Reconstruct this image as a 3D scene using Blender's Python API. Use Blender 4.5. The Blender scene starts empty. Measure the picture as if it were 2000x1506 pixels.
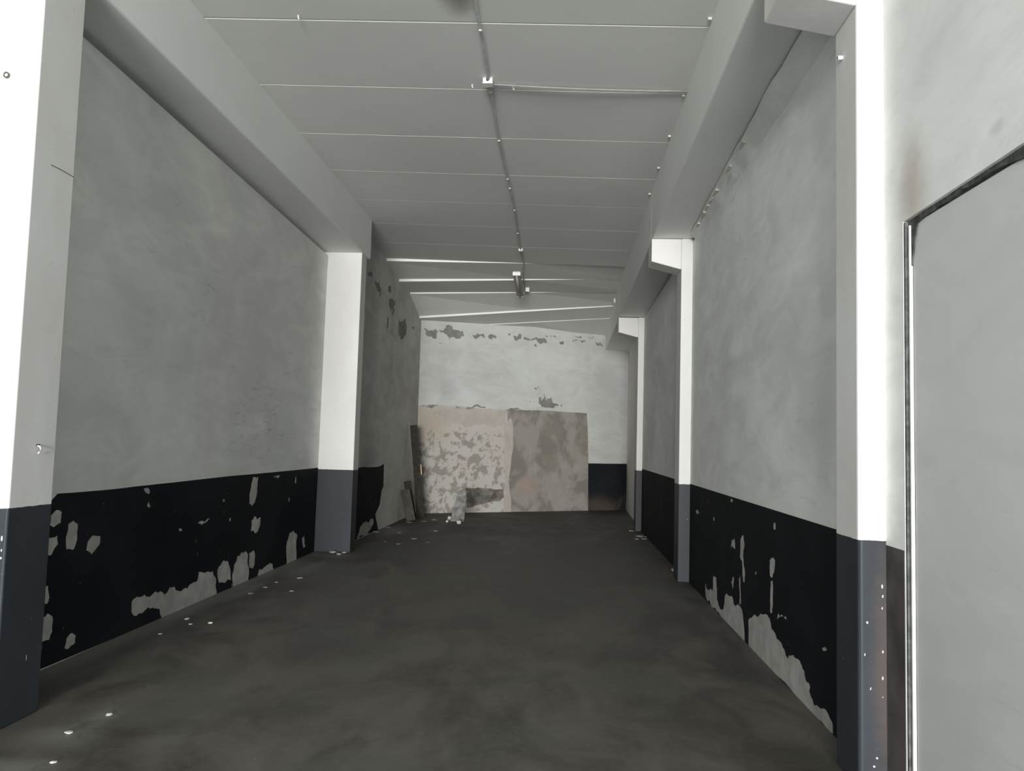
import bpy, bmesh, math, random
from mathutils import Vector, Matrix
from mathutils.geometry import delaunay_2d_cdt, intersect_point_tri_2d
random.seed(7)
sc = bpy.context.scene
COL = sc.collection

# ---------------------------------------------------------------- camera
EYE = 1.55
FPX, YAW, PITCH, ROLL = 1610.6, -0.0593, 0.0732, 0.0274
FWD = Vector((math.sin(YAW)*math.cos(PITCH), math.cos(YAW)*math.cos(PITCH), math.sin(PITCH)))
_r = Vector((math.cos(YAW), -math.sin(YAW), 0)); _u = _r.cross(FWD)
RIGHT = _r*math.cos(ROLL) + _u*math.sin(ROLL)
UP = _u*math.cos(ROLL) - _r*math.sin(ROLL)
cd = bpy.data.cameras.new('camera'); cam = bpy.data.objects.new('camera', cd); COL.objects.link(cam)
cd.sensor_width = 36; cd.sensor_fit = 'HORIZONTAL'; cd.lens = FPX/2000*36
cd.clip_start = 0.05; cd.clip_end = 200
cam.matrix_world = Matrix(((RIGHT.x, UP.x, -FWD.x, 0), (RIGHT.y, UP.y, -FWD.y, 0),
                           (RIGHT.z, UP.z, -FWD.z, EYE), (0, 0, 0, 1)))
sc.camera = cam

# ---------------------------------------------------------------- light and exposure
w = bpy.data.worlds.new('sky'); sc.world = w; w.use_nodes = True
w.node_tree.nodes['Background'].inputs[0].default_value = (0.95, 1.0, 1.0, 1)
w.node_tree.nodes['Background'].inputs[1].default_value = 2.0
ld = bpy.data.lights.new('entrance_daylight', 'AREA'); ld.shape = 'RECTANGLE'
ld.size, ld.size_y = 7.0, 3.6; ld.energy = 10500; ld.color = (1.0, 0.985, 0.96)
lo = bpy.data.objects.new('entrance_daylight', ld); COL.objects.link(lo)
lo.location = (-0.55, -24, 1.85); lo.rotation_euler = (math.radians(90), 0, 0)
vs = sc.view_settings
sc.display_settings.display_device = 'sRGB'
vs.view_transform = 'Standard'; vs.look = 'None'; vs.gamma = 1; vs.use_curve_mapping = False
vs.exposure = 0.36

# ---------------------------------------------------------------- pixel helpers
def ray(px, py):
    d = FWD + RIGHT*((px-1000)/FPX) - UP*((py-753)/FPX)
    return d
def on_plane(px, py, p0, n):
    o = Vector((0, 0, EYE)); d = ray(px, py); n = Vector(n)
    return o + d*((Vector(p0)-o).dot(n)/d.dot(n))
def on_floor(px, py): return on_plane(px, py, (0, 0, 0), (0, 0, 1))
def at_z(px, py, z): return on_plane(px, py, (0, 0, z), (0, 0, 1))
def at_y(px, py, y): return on_plane(px, py, (0, y, 0), (0, 1, 0))
def c7(l): return [(x*.41568, 880+y*.41568) for x, y in l]
def c8(l): return [(1200+x*.41558, 880+y*.41567) for x, y in l]
def c5(l): return [(600+x*.41841, 480+y*.41833) for x, y in l]
def cR(l): return [(600+x*.15940, 480+y*.15936) for x, y in l]

# ---------------------------------------------------------------- materials
class NT:
    def __init__(s, name, rough=.8, spec=.3):
        s.m = bpy.data.materials.new(name); s.m.use_nodes = True
        s.t = s.m.node_tree; s.b = s.t.nodes['Principled BSDF']
        s.b.inputs['Roughness'].default_value = rough
        s.b.inputs['Specular IOR Level'].default_value = spec
        g = s.n('ShaderNodeNewGeometry'); s.P = g.outputs['Position']
        s.bumps = None
    def n(s, t, **k):
        a = s.t.nodes.new(t)
        for q, v in k.items(): setattr(a, q, v)
        return a
    def set(s, sock, v):
        if hasattr(v, 'is_output') or isinstance(v, bpy.types.NodeSocket): s.t.links.new(v, sock)
        elif isinstance(v, (tuple, list)) and len(v) == 3 and sock.type == 'RGBA': sock.default_value = (*v, 1)
        else: sock.default_value = v
    def math(s, op, a, b=0.0, c=None, clamp=False):
        m = s.n('ShaderNodeMath', operation=op, use_clamp=clamp)
        s.set(m.inputs[0], a); s.set(m.inputs[1], b)
        if c is not None: s.set(m.inputs[2], c)
        return m.outputs[0]
    def mapped(s, scale=(1, 1, 1), loc=(0, 0, 0), rot=(0, 0, 0)):
        m = s.n('ShaderNodeMapping'); s.t.links.new(s.P, m.inputs[0])
        m.inputs['Scale'].default_value = scale; m.inputs['Location'].default_value = loc
        m.inputs['Rotation'].default_value = rot
        return m.outputs[0]
    def noise(s, scale, detail=4, rough=.55, stretch=(1, 1, 1), loc=(0, 0, 0), dist=0, rot=(0, 0, 0)):
        a = s.n('ShaderNodeTexNoise'); s.t.links.new(s.mapped(stretch, loc, rot), a.inputs['Vector'])
        a.inputs['Scale'].default_value = scale; a.inputs['Detail'].default_value = detail
        a.inputs['Roughness'].default_value = rough; a.inputs['Distortion'].default_value = dist
        return a.outputs['Fac']
    def ramp(s, f, lo, hi, a=0.0, b=1.0):
        m = s.n('ShaderNodeMapRange', interpolation_type='SMOOTHSTEP'); s.set(m.inputs[0], f)
        for i, v in enumerate((lo, hi, a, b)): m.inputs[1+i].default_value = v
        return m.outputs[0]
    def mix(s, f, a, b):
        m = s.n('ShaderNodeMix', data_type='RGBA'); s.set(m.inputs['Factor'], f)
        s.set(m.inputs['A'], a); s.set(m.inputs['B'], b); return m.outputs['Result']
    def sep(s):
        a = s.n('ShaderNodeSeparateXYZ'); s.t.links.new(s.P, a.inputs[0]); return a.outputs
    def blob(s, c, r, soft=.6, noise=None, amp=.5):
        """soft elliptical patch of its own shape around a place in the world"""
        m = s.n('ShaderNodeVectorMath', operation='SUBTRACT'); s.t.links.new(s.P, m.inputs[0]); m.inputs[1].default_value = c
        d = s.n('ShaderNodeVectorMath', operation='DIVIDE'); s.t.links.new(m.outputs[0], d.inputs[0]); d.inputs[1].default_value = r
        l = s.n('ShaderNodeVectorMath', operation='LENGTH'); s.t.links.new(d.outputs[0], l.inputs[0])
        v = l.outputs['Value']
        if noise is not None: v = s.math('ADD', v, s.math('MULTIPLY', s.math('SUBTRACT', noise, .5), amp*2))
        return s.ramp(v, 1-soft, 1, 1, 0)
    def bump(s, h, strength=.3, dist=.01):
        b = s.n('ShaderNodeBump'); b.inputs['Strength'].default_value = strength; b.inputs['Distance'].default_value = dist
        s.set(b.inputs['Height'], h)
        if s.bumps: s.t.links.new(s.bumps, b.inputs['Normal'])
        s.bumps = b.outputs[0]; s.t.links.new(s.bumps, s.b.inputs['Normal'])
    def col(s, c): s.set(s.b.inputs['Base Color'], c); return s
    def rgh(s, c): s.set(s.b.inputs['Roughness'], c)

def plain(name, c, rough=.6, metal=0, var=.12, scale=12):
    t = NT(name, rough); n = t.noise(scale, 3)
    t.col(t.mix(t.ramp(n, .3, .7), tuple(v*(1-var) for v in c), tuple(min(1, v*(1+var)) for v in c)))
    t.b.inputs['Metallic'].default_value = metal
    return t.m

WHITE = (.64, .645, .625)
def wall_paint(name, base=WHITE, axis=(1, .7, 1), extra=None, dirt=.10, bump=.25):
    t = NT(name, .75, .25)
    big = t.noise(.55, 6, .6, axis, dist=.6)
    mid = t.noise(2.2, 6, .62, (axis[0], axis[1]*.8, axis[2]*1.6), (3, 1, 7), dist=.8)
    v = t.math('ADD', t.math('MULTIPLY', big, .6), t.math('MULTIPLY', mid, .4))
    c = t.mix(t.ramp(v, .33, .66), tuple(q*(1-dirt*1.5) for q in base), tuple(q*(1+dirt*.5) for q in base))
    tint = t.noise(.8, 3, .5, (1, 1, 1), (9, 4, 2))
    c = t.mix(t.math('MULTIPLY', t.ramp(tint, .5, .7), .35), c, (.60, .64, .635))
    # fine horizontal scuffs
    sc_ = t.noise(7, 4, .6, (1, .35, 3.2), (2, 8, 1), dist=.5)
    zone = t.noise(.9, 2, .5, (1, 1, 1), (21, 4, 5))
    f = t.math('MULTIPLY', t.ramp(sc_, .60, .68), t.ramp(zone, .5, .62))
    c = t.mix(t.math('MULTIPLY', f, .22), c, (.30, .30, .29))
    if extra: c = extra(t, c)
    t.col(c)
    t.bump(mid, bump, .02)
    t.bump(t.noise(9, 4, .6, (1, 1, 2.5)), bump*.6, .004)
    return t.m

def dado_paint(name='dado_paint', dirty=False):
    t = NT(name, .6, .06)
    n = t.noise(1.3, 5, .6, dist=.4)
    c = t.mix(t.ramp(n, .35, .7), (.012, .0135, .016), (.019, .021, .024))
    fl = t.noise(26, 3, .6, (1, 1, .45), (1, 2, 3)); zn = t.noise(1.6, 3, .5, (1, 1, 1), (4, 14, 9))
    f = t.math('MULTIPLY', t.ramp(fl, .70, .735), t.ramp(zn, .52, .6))
    c = t.mix(f, c, (.34, .34, .33))
    if dirty:
        z = t.sep()[2]
        c = t.mix(t.math('MULTIPLY', t.ramp(z, .1, .5, 1, 0), t.ramp(n, .3, .6)), c, (.075, .065, .05))
    t.col(c); t.rgh(t.ramp(n, .3, .7, .65, .8))
    t.bump(t.noise(6, 5, .6), .25, .01)
    return t.m

def pillar_paint():
    t = NT('pillar_paint', .6, .2)
    z = t.sep()[2]
    n = t.noise(1.4, 5, .6, (1, 1, .6)); n2 = t.noise(14, 4, .6, (1, 1, 1.5))
    up = t.mix(t.ramp(n, .3, .7), (.63, .625, .605), (.69, .69, .675))
    sp = t.ramp(t.noise(20, 2, .5, (1, 1, 3)), .735, .76)
    up = t.mix(t.math('MULTIPLY', sp, .35), up, (.3, .29, .27))
    dn = t.mix(t.ramp(n, .3, .7), (.027, .032, .038), (.037, .042, .050))
    fl = t.ramp(t.noise(38, 2, .55, (1, 1, .5), (5, 2, 8)), .745, .765)
    dn = t.mix(t.math('MULTIPLY', fl, t.ramp(z, .25, .9, 1, .35)), dn, (.5, .5, .48))
    br = t.blob((1.55, 4.05, .55), (.09, .6, .75), .9, n2, .3)  # warm reflection on the near right dado, painted in as a brown patch
    dn = t.mix(t.math('MULTIPLY', br, .5), dn, (.11, .08, .068))
    edge = t.math('ADD', z, t.math('MULTIPLY', t.math('SUBTRACT', n2, .5), .012))
    t.col(t.mix(t.ramp(edge, 1.149, 1.153), dn, up))
    t.rgh(t.ramp(z, 1.14, 1.16, .5, .65))
    t.bump(n2, .15, .006); t.bump(n, .2, .02)
    return t.m

def right_extra(t, c):
    n = t.noise(6, 4)
    st = t.blob((1.55, 3.72, 2.74), (.3, .22, .42), 1.0, n, .35)
    c = t.mix(t.math('MULTIPLY', st, .55), c, (.40, .30, .23))
    d = t.blob((1.56, 7.3, 2.35), (.3, 1.5, .10), .9, t.noise(2.5, 4), .8)
    c = t.mix(t.math('MULTIPLY', d, .16), c, (.3, .3, .3))
    d = t.blob(tuple(on_plane(1945, 250, (1.55, 0, 0), (1, 0, 0))), (.3, .07, .035), .9, n, .4)
    return t.mix(t.math('MULTIPLY', d, .25), c, (.3, .3, .3))
def left_extra(t, c):
    d = t.blob((-3.33, 9.2, 1.75), (.4, 1.6, .8), 1.0)
    s = t.ramp(t.noise(8, 4, .6, (1, .5, 2.6), (1, 3, 5), dist=.4), .56, .66)
    return t.mix(t.math('MULTIPLY', t.math('MULTIPLY', d, s), .4), c, (.26, .25, .24))
def back_extra(t, c):
    d = t.blob((-2.65, 18.7, 2.75), (.5, .5, .33), 1.0, t.noise(3, 4), .6)
    return t.mix(t.math('MULTIPLY', d, .45), c, (.36, .36, .35))

M = {}
M['left'] = wall_paint('left_wall_paint', (.78, .785, .755), dirt=.13, extra=left_extra)
M['right'] = wall_paint('right_wall_paint', (.84, .855, .835), dirt=.13, extra=right_extra)
M['rear_left'] = wall_paint('rear_left_plaster', (.60, .595, .565), dirt=.2, bump=.5)
M['rear_right'] = wall_paint('rear_right_plaster', (.66, .64, .61), dirt=.1)
M['back'] = wall_paint('back_wall_paint', (.56, .57, .55), axis=(1, 1, 1.4), extra=back_extra, dirt=.12)
M['dado'] = dado_paint(); M['dado_dirty'] = dado_paint('dado_paint_dirty', True)
M['pillar'] = pillar_paint()
M['browndado'] = plain('brown_return_dado', (.080, .069, .064), .6, var=.3, scale=5)  # browner dado colour for the return beside the near right pillar

def plaster(name, a, b, scale=5, bump=.4):
    t = NT(name, .95, .1); n = t.noise(scale, 6, .65, dist=.4)
    t.col(t.mix(t.ramp(n, .35, .68), a, b)); t.bump(n, bump, .01); return t.m
M['bare'] = plaster('bare_plaster', (.38, .37, .35), (.52, .51, .49))
M['grey'] = plaster('grey_render', (.20, .195, .18), (.27, .262, .245))
M['darkgap'] = plaster('dark_render', (.06, .062, .06), (.13, .135, .135), 16)
M['hollow'] = plaster('hollow_render', (.10, .095, .08), (.24, .225, .205), 5)
M['rear_peel'] = plaster('rear_peel', (.20, .20, .18), (.29, .28, .26), 9)
M['cream'] = plaster('cream_render', (.42, .385, .35), (.49, .455, .415), 3)

def blotchy():
    t = NT('blotchy_plaster', .95, .1)
    n1 = t.noise(4.6, 7, .7, (1, 1, 1), dist=.35); n2 = t.noise(1.5, 4, .6, (1, 1, 1), (5, 5, 5)); n3 = t.noise(9, 5, .65, (1, 1, .8), (3, 9, 1))
    c = t.mix(t.ramp(n2, .4, .6), (.50, .465, .42), (.49, .48, .45))
    z = t.sep()[2]
    th = t.math('SUBTRACT', n1, t.ramp(z, 1.7, 2.25, 0, .22))
    c = t.mix(t.ramp(th, .50, .545), c, (.30, .28, .25))
    c = t.mix(t.math('MULTIPLY', t.ramp(n3, .60, .66), .5), c, (.27, .24, .20))
    tan = t.blob((-2.95, 18.5, 1.95), (.6, .6, .75), 1.0, n2, .5)
    c = t.mix(t.math('MULTIPLY', tan, .5), c, (.42, .34, .25))
    dk = t.ramp(t.noise(22, 3, .6), .70, .74)
    c = t.mix(t.math('MULTIPLY', dk, t.ramp(n1, .5, .6)), c, (.12, .10, .085))
    t.col(c); t.bump(n1, .5, .02); return t.m
M['blotchy'] = blotchy()
def patchy():
    t = NT('patched_render', .95, .1)
    n1 = t.noise(2.0, 5, .5, (1, 1, .8), (1, 7, 4), dist=.5); n2 = t.noise(1.2, 3, .5, (1, 1, 1.4), (8, 2, 2), dist=.5); n3 = t.noise(5, 5, .6, (1, 1, .7), (2, 2, 6), dist=.3)
    c = t.mix(t.ramp(n1, .42, .58), (.21, .195, .175), (.30, .285, .26))
    c = t.mix(t.math('MULTIPLY', t.ramp(n3, .55, .60), .35), c, (.37, .34, .305))
    c = t.mix(t.math('MULTIPLY', t.ramp(n2, .55, .62), .35), c, (.26, .25, .185))
    pk = t.blob((-.75, 19.85, .62), (.38, .38, .26), .5, n3, .3)
    c = t.mix(t.math('MULTIPLY', pk, .6), c, (.34, .26, .22))
    t.col(c); t.bump(n1, .3, .02); return t.m
M['patchy'] = patchy()

def ceiling_mat():
    t = NT('ceiling_paint', .7, .3)
    n = t.noise(.7, 5, .6, (1, 1, 1)); n2 = t.noise(5, 5, .6)
    c = t.mix(t.ramp(n, .3, .7), (.75, .76, .735), (.80, .81, .785))
    p = at_z(893, -14, 4.8)
    c = t.mix(t.math('MULTIPLY', t.blob(p, (.22, .42, .5), 1.0, n2, .25), .75), c, (.10, .085, .075))
    spots = t.ramp(t.noise(9, 4, .7, (1, 1.4, 1), (3, 3, 3)), .56, .66)
    band = t.blob((-.9, 11.35, 4.8), (1.7, .28, .5), .5)
    c = t.mix(t.math('MULTIPLY', t.math('MULTIPLY', spots, band), .3), c, (.75, .75, .72))
    t.col(c); t.bump(n2, .1, .006); return t.m
M['ceiling'] = ceiling_mat()
def beam_mat():
    t = NT('beam_paint', .6, .3); n = t.noise(.9, 5, .6, (1, .5, 1)); n2 = t.noise(7, 4)
    t.col(t.mix(t.ramp(n, .3, .7), (.74, .75, .73), (.80, .81, .79))); t.bump(n2, .12, .006); return t.m
M['beam'] = beam_mat()

def floor_mat():
    t = NT('concrete_floor', .62, .35)
    a = t.noise(.8, 7, .62, (1, .8, 1), dist=.7); b = t.noise(2.6, 7, .62, (1, .45, 1), (4, 4, 4), (.9), rot=(0, 0, .25)); d = t.noise(18, 5, .65)
    v = t.math('ADD', t.math('MULTIPLY', a, .55), t.math('MULTIPLY', b, .45))
    c = t.mix(t.ramp(v, .38, .62), (.050, .046, .039), (.122, .113, .098))
    gr = t.ramp(t.noise(1.1, 3, .5, (1, 1, 1), (11, 3, 1)), .52, .68)
    c = t.mix(t.math('MULTIPLY', gr, .5), c, (.088, .098, .078))
    c = t.mix(t.math('MULTIPLY', t.ramp(d, .45, .75), .3), c, (.15, .145, .13))
    sp = t.ramp(t.noise(30, 2, .5, (1, 1, 1), (7, 7, 7)), .755, .775)
    c = t.mix(t.math('MULTIPLY', sp, .35), c, (.4, .4, .38))
    # pale dust drifts beside the left wall and along the foot of both walls
    x = t.sep()
    gl = t.ramp(t.math('ADD', x[0], t.math('MULTIPLY', t.math('SUBTRACT', b, .5), .25)), -3.32, -3.12, .35, 0)
    c = t.mix(gl, c, (.30, .29, .27))
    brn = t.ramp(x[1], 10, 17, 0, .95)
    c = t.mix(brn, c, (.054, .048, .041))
    for px, py, r in ((205, 1395, (.16, .30, 1)), (110, 1440, (.3, .28, 1)), (30, 1500, (.3, .2, 1)), (600, 1110, (.25, .9, 1)), (770, 1036, (.45, 1.3, 1)), (490, 1150, (.12, .9, 1)), (640, 1085, (.5, .3, 1)), (1335, 1128, (.2, .5, 1)), (1255, 1048, (.22, .7, 1))):
        c = t.mix(t.math('MULTIPLY', t.blob(tuple(on_floor(px, py)), r, 1.0, b, .9), .34), c, (.34, .335, .31))
    # hairline crack
    vor = t.n('ShaderNodeTexVoronoi', feature='DISTANCE_TO_EDGE'); vor.inputs['Scale'].default_value = .42
    wv = t.n('ShaderNodeVectorMath', operation='ADD'); t.t.links.new(t.P, wv.inputs[0])
    nn = t.n('ShaderNodeTexNoise'); nn.inputs['Scale'].default_value = 2.5; t.t.links.new(t.P, nn.inputs['Vector'])
    t.t.links.new(nn.outputs['Color'], wv.inputs[1]); t.t.links.new(wv.outputs[0], vor.inputs['Vector'])
    cr = t.ramp(vor.outputs['Distance'], .002, .006, .22, 0)
    c = t.mix(cr, c, (.04, .037, .032))
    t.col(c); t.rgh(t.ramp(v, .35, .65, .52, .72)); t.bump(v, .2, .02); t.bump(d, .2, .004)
    return t.m
M['floor'] = floor_mat()
M['clip'] = plain('clip_plastic', (.60, .60, .58), .6)
M['metal'] = plain('galvanised_metal', (.45, .45, .44), .4, .7)
M['whiteplastic'] = plain('white_plastic', (.78, .78, .76), .45)
M['greyplastic'] = plain('painted_cable', (.55, .56, .54), .7)
M['lampbody'] = plain('lamp_enamel', (.36, .33, .31), .5)
M['rust'] = plain('rusty_iron', (.10, .085, .075), .7)
M['slab'] = plaster('slab_plaster', (.13, .13, .125), (.30, .30, .285), 7)
M['oldchip'] = plain('dusty_plaster_chip', (.36, .355, .335), .9, var=.25, scale=20)
M['darkwood'] = plain('dark_wood', (.030, .025, .020), .8, var=.3)
M['brownwood'] = plain('brown_wood', (.062, .054, .046), .8, var=.2)
M['sawn'] = plain('sawn_edge', (.16, .15, .135), .8)
M['warmglow'] = plain('warm_glow_orange', (.92, .66, .36), .5, var=.03)  # orange that imitates a sliver of warm light
M['chip'] = plain('plaster_chip', (.62, .61, .58), .9, var=.15, scale=30)
M['door'] = wall_paint('sliding_door_paint', (.60, .61, .59), dirt=.07, bump=.12)
M['doortrim'] = plain('door_edge_paint', (.80, .80, .78), .5)

# ---------------------------------------------------------------- mesh helpers
def obj(name, verts, faces, mats, parent=None, mids=None, smooth=False):
    me = bpy.data.meshes.new(name); me.from_pydata([tuple(v) for v in verts], [], faces)
    for m in (mats if isinstance(mats, list) else [mats]): me.materials.append(m)
    if mids:
        for p, i in zip(me.polygons, mids): p.material_index = i
    if smooth:
        for p in me.polygons: p.use_smooth = True
    me.update(); o = bpy.data.objects.new(name, me); COL.objects.link(o)
    if parent: o.parent = parent
    return o
def fix_normals(o):
    bm = bmesh.new(); bm.from_mesh(o.data); bmesh.ops.recalc_face_normals(bm, faces=bm.faces); bm.to_mesh(o.data); bm.free()
def tag(o, label=None, cat=None, group=None, kind=None):
    if label: o['label'] = label
    if cat: o['category'] = cat
    if group: o['group'] = group
    if kind: o['kind'] = kind
    return o
def empty(name, loc, rot=(0, 0, 0)):
    e = bpy.data.objects.new(name, None); e.location = loc; e.rotation_euler = rot; e.empty_display_size = .1
    COL.objects.link(e); return e
class MB:
    def __init__(s): s.v = []; s.f = []; s.m = []
    def add(s, v, f, m=0):
        k = len(s.v); s.v += [tuple(a) for a in v]; s.f += [tuple(i+k for i in q) for q in f]; s.m += [m]*len(f)
    def hexa(s, p, m=0):  # p: 4 bottom then 4 top, same winding
        s.add(p, [(3, 2, 1, 0), (4, 5, 6, 7), (0, 1, 5, 4), (1, 2, 6, 5), (2, 3, 7, 6), (3, 0, 4, 7)], m)
    def box(s, a, b, m=0):
        (x0, y0, z0), (x1, y1, z1) = a, b
        s.hexa([(x0, y0, z0), (x1, y0, z0), (x1, y1, z0), (x0, y1, z0), (x0, y0, z1), (x1, y0, z1), (x1, y1, z1), (x0, y1, z1)], m)
    def prism(s, poly, f0, f1, m=0):  # poly: 2D points, f0/f1 map them to the two end caps
        n = len(poly); v = [f0(*p) for p in poly]+[f1(*p) for p in poly]
        s.add(v, [tuple(range(n))[::-1], tuple(range(n, 2*n))]+[(i, (i+1) % n, n+(i+1) % n, n+i) for i in range(n)], m)
    def tube(s, pts, r, n=8, m=0, cap=True):
        pts = [Vector(p) for p in pts]; rings = []
        for i, p in enumerate(pts):
            t = (pts[min(i+1, len(pts)-1)]-pts[max(i-1, 0)]).normalized()
            a = t.cross(Vector((0, 0, 1)))
            if a.length < .1: a = t.cross(Vector((1, 0, 0)))
            a.normalize(); b = t.cross(a); rr = r[i] if isinstance(r, list) else r
            rings.append([p+(a*math.cos(2*math.pi*k/n)+b*math.sin(2*math.pi*k/n))*rr for k in range(n)])
        v = [q for rg in rings for q in rg]
        f = [(i*n+k, i*n+(k+1) % n, (i+1)*n+(k+1) % n, (i+1)*n+k) for i in range(len(pts)-1) for k in range(n)]
        if cap: f += [tuple(range(n))[::-1], tuple((len(pts)-1)*n+k for k in range(n))]
        s.add(v, f, m)
    def build(s, name, mats, parent=None, bevel=0, smooth=False, seg=2):
        o = obj(name, s.v, s.f, mats, parent, s.m, smooth); fix_normals(o)
        if bevel:
            b = o.modifiers.new('bevel', 'BEVEL'); b.width = bevel; b.segments = seg; b.limit_method = 'ANGLE'; b.angle_limit = math.radians(40)
        return o

def jag(poly, amp, levels=3, seed=0):
    rnd = random.Random(seed+len(poly)*13+int(abs(poly[0][0])*1000)); pts = list(poly)
    for l in range(levels):
        out = []
        for i, p in enumerate(pts):
            q = pts[(i+1) % len(pts)]; dx, dy = q[0]-p[0], q[1]-p[1]; L = math.hypot(dx, dy)
            out.append(p)
            if L > .012:
                k = rnd.uniform(-1, 1)*min(amp*L, .05); out.append(((p[0]+q[0])/2-dy/L*k, (p[1]+q[1])/2+dx/L*k))
        pts = out
    return pts
def inside(pt, poly):
    x, y = pt; c = False; j = len(poly)-1
    for i in range(len(poly)):
        xi, yi = poly[i]; xj, yj = poly[j]
        if (yi > y) != (yj > y) and x < (xj-xi)*(y-yi)/(yj-yi)+xi: c = not c
        j = i
    return c
def surface(outline, patches, to3d, mb, flip=False):
    """flat wall skin whose paint areas are cut into the mesh; patches: (polygon, material slot) later ones on top"""
    vs_, es = [], []
    def loop(p):
        k = len(vs_); vs_.extend(Vector(q) for q in p); es.extend((k+i, k+(i+1) % len(p)) for i in range(len(p)))
    loop(outline)
    for p, _ in patches: loop(p)
    v, e, f, *_ = delaunay_2d_cdt(vs_, es, [], 0, 1e-5)
    faces, mids = [], []
    for t in f:
        c = sum((v[i] for i in t), Vector((0, 0)))/len(t)
        if not inside(c, outline): continue
        m = 0
        for p, k in patches:
            if inside(c, p): m = k
        t = list(t)
        if flip: t = t[::-1]
        faces.append(tuple(t)); mids.append(m)
    k = len(mb.v); mb.v += [tuple(to3d(q[0], q[1])) for q in v]; mb.f += [tuple(i+k for i in q) for q in faces]; mb.m += mids
def finish_wall(mb, name, mats, normal, thick=.25):
    o = obj(name, mb.v, mb.f, mats, None, mb.m)
    me = o.data; n = Vector(normal)
    bad = [p.index for p in me.polygons if p.normal.dot(n) < 0]
    if bad:
        bm = bmesh.new(); bm.from_mesh(me); bm.faces.ensure_lookup_table()
        bmesh.ops.reverse_faces(bm, faces=[bm.faces[i] for i in bad]); bm.to_mesh(me); bm.free()
    s = o.modifiers.new('thickness', 'SOLIDIFY'); s.thickness = thick; s.offset = -1; s.use_rim = True
    o['kind'] = 'structure'; return o

# ---------------------------------------------------------------- walls
YF = -1.0   # the open front of the bay, just behind the camera
DZ = lambda y: 1.157+.0038*(y-8)
# left wall: X depends a little on height and depth (it leans)
def left_x(y, z): return -3.375 - .005*(y-8) + max(0, z)/4.25*(.12-.016*(y-5.2))
def left_uv(px, py):
    x = -3.35
    for _ in range(8):
        p = on_plane(px, py, (x, 0, 0), (1, 0, 0)); x = left_x(p.y, p.z)
    return (p.y, p.z)
def L(poly, k, amp=.16, lv=3, f=c7): return (jag([left_uv(*q) for q in f(poly)], amp, lv), k)
mb = MB()
BLZ = 4.25
dado = [(YF, 0), (12, 0), (12, DZ(12)), (7, DZ(7)), (6.2, DZ(6.2)-.004), (5.35, DZ(5.35)+.004), (5.28, DZ(5.3)-.045), (5.15, DZ(5.1)-.03), (5.12, DZ(5)+.0), (YF, DZ(YF))]
lp = [(jag(dado, .004, 2), 1)]
for q in ([(235, 350), (240, 305), (265, 280), (290, 290), (285, 340), (250, 362)], [(225, 490), (225, 410), (270, 400), (272, 440), (240, 492)],
          [(312, 465), (322, 345), (345, 330), (365, 345), (362, 420), (345, 465)], [(405, 470), (415, 425), (435, 400), (472, 402), (468, 440), (430, 488)],
          [(207, 720), (205, 650), (225, 635), (232, 690), (222, 720)], [(197, 900), (200, 790), (225, 765), (247, 780), (245, 850), (230, 890)],
          [(303, 930), (312, 885), (330, 860), (355, 868), (352, 905), (315, 935)]):
    lp.append(L(q, 2, .10, 2))
for q in ([(1185, 262), (1172, 250), (1180, 170), (1190, 125), (1213, 122), (1208, 175), (1197, 245)], [(1178, 380), (1182, 330), (1195, 308), (1225, 315), (1222, 350), (1205, 385)],
          [(930, 338), (950, 330), (990, 322), (960, 340)], [(1388, 125), (1392, 128), (1391, 155), (1386, 152)], [(1285, 122), (1300, 118), (1318, 120), (1300, 126)],
          [(675, 178), (690, 175), (705, 195), (700, 205), (686, 196)], [(690, 262), (700, 240), (708, 262), (700, 270)], [(1046, 232), (1052, 228), (1056, 238), (1050, 242)],
          [(1078, 318), (1084, 316), (1083, 332), (1078, 332)], [(1356, 222), (1361, 222), (1360, 240), (1356, 240)], [(838, 370), (850, 368), (856, 374), (842, 376)],
          [(617, 757), (620, 710), (660, 690), (730, 662), (820, 640), (835, 660), (880, 650), (925, 615), (935, 570), (1000, 565), (1015, 600), (1020, 720), (900, 780), (760, 840), (748, 742), (720, 738)],
          [(1025, 605), (1022, 560), (1050, 517), (1080, 550), (1085, 605), (1050, 620), (1028, 617)],
          [(1098, 690), (1100, 540), (1115, 500), (1135, 478), (1165, 495), (1170, 570), (1168, 660)],
          [(1172, 550), (1172, 480), (1190, 468), (1198, 490), (1195, 540), (1185, 555)],
          [(1205, 620), (1215, 565), (1255, 540), (1280, 533), (1287, 600)],
          [(1342, 560), (1345, 450), (1360, 390), (1378, 376), (1397, 400), (1400, 560)],
          [(1425, 460), (1418, 410), (1430, 398), (1434, 450)]):
    lp.append(L(q, 2))
out = [(YF, -.05), (12, -.05), (12, BLZ-.05), (YF, BLZ-.05)]
lp = [([(min(max(a, YF+.01), 11.99), min(max(b, -.049), BLZ-.06)) for a, b in p], k) for p, k in lp]
surface(out, lp, lambda y, z: Vector((left_x(y, z), y, z)), mb)
finish_wall(mb, 'wall_left', [M['left'], M['dado'], M['bare']], (1, 0, 0))
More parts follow.
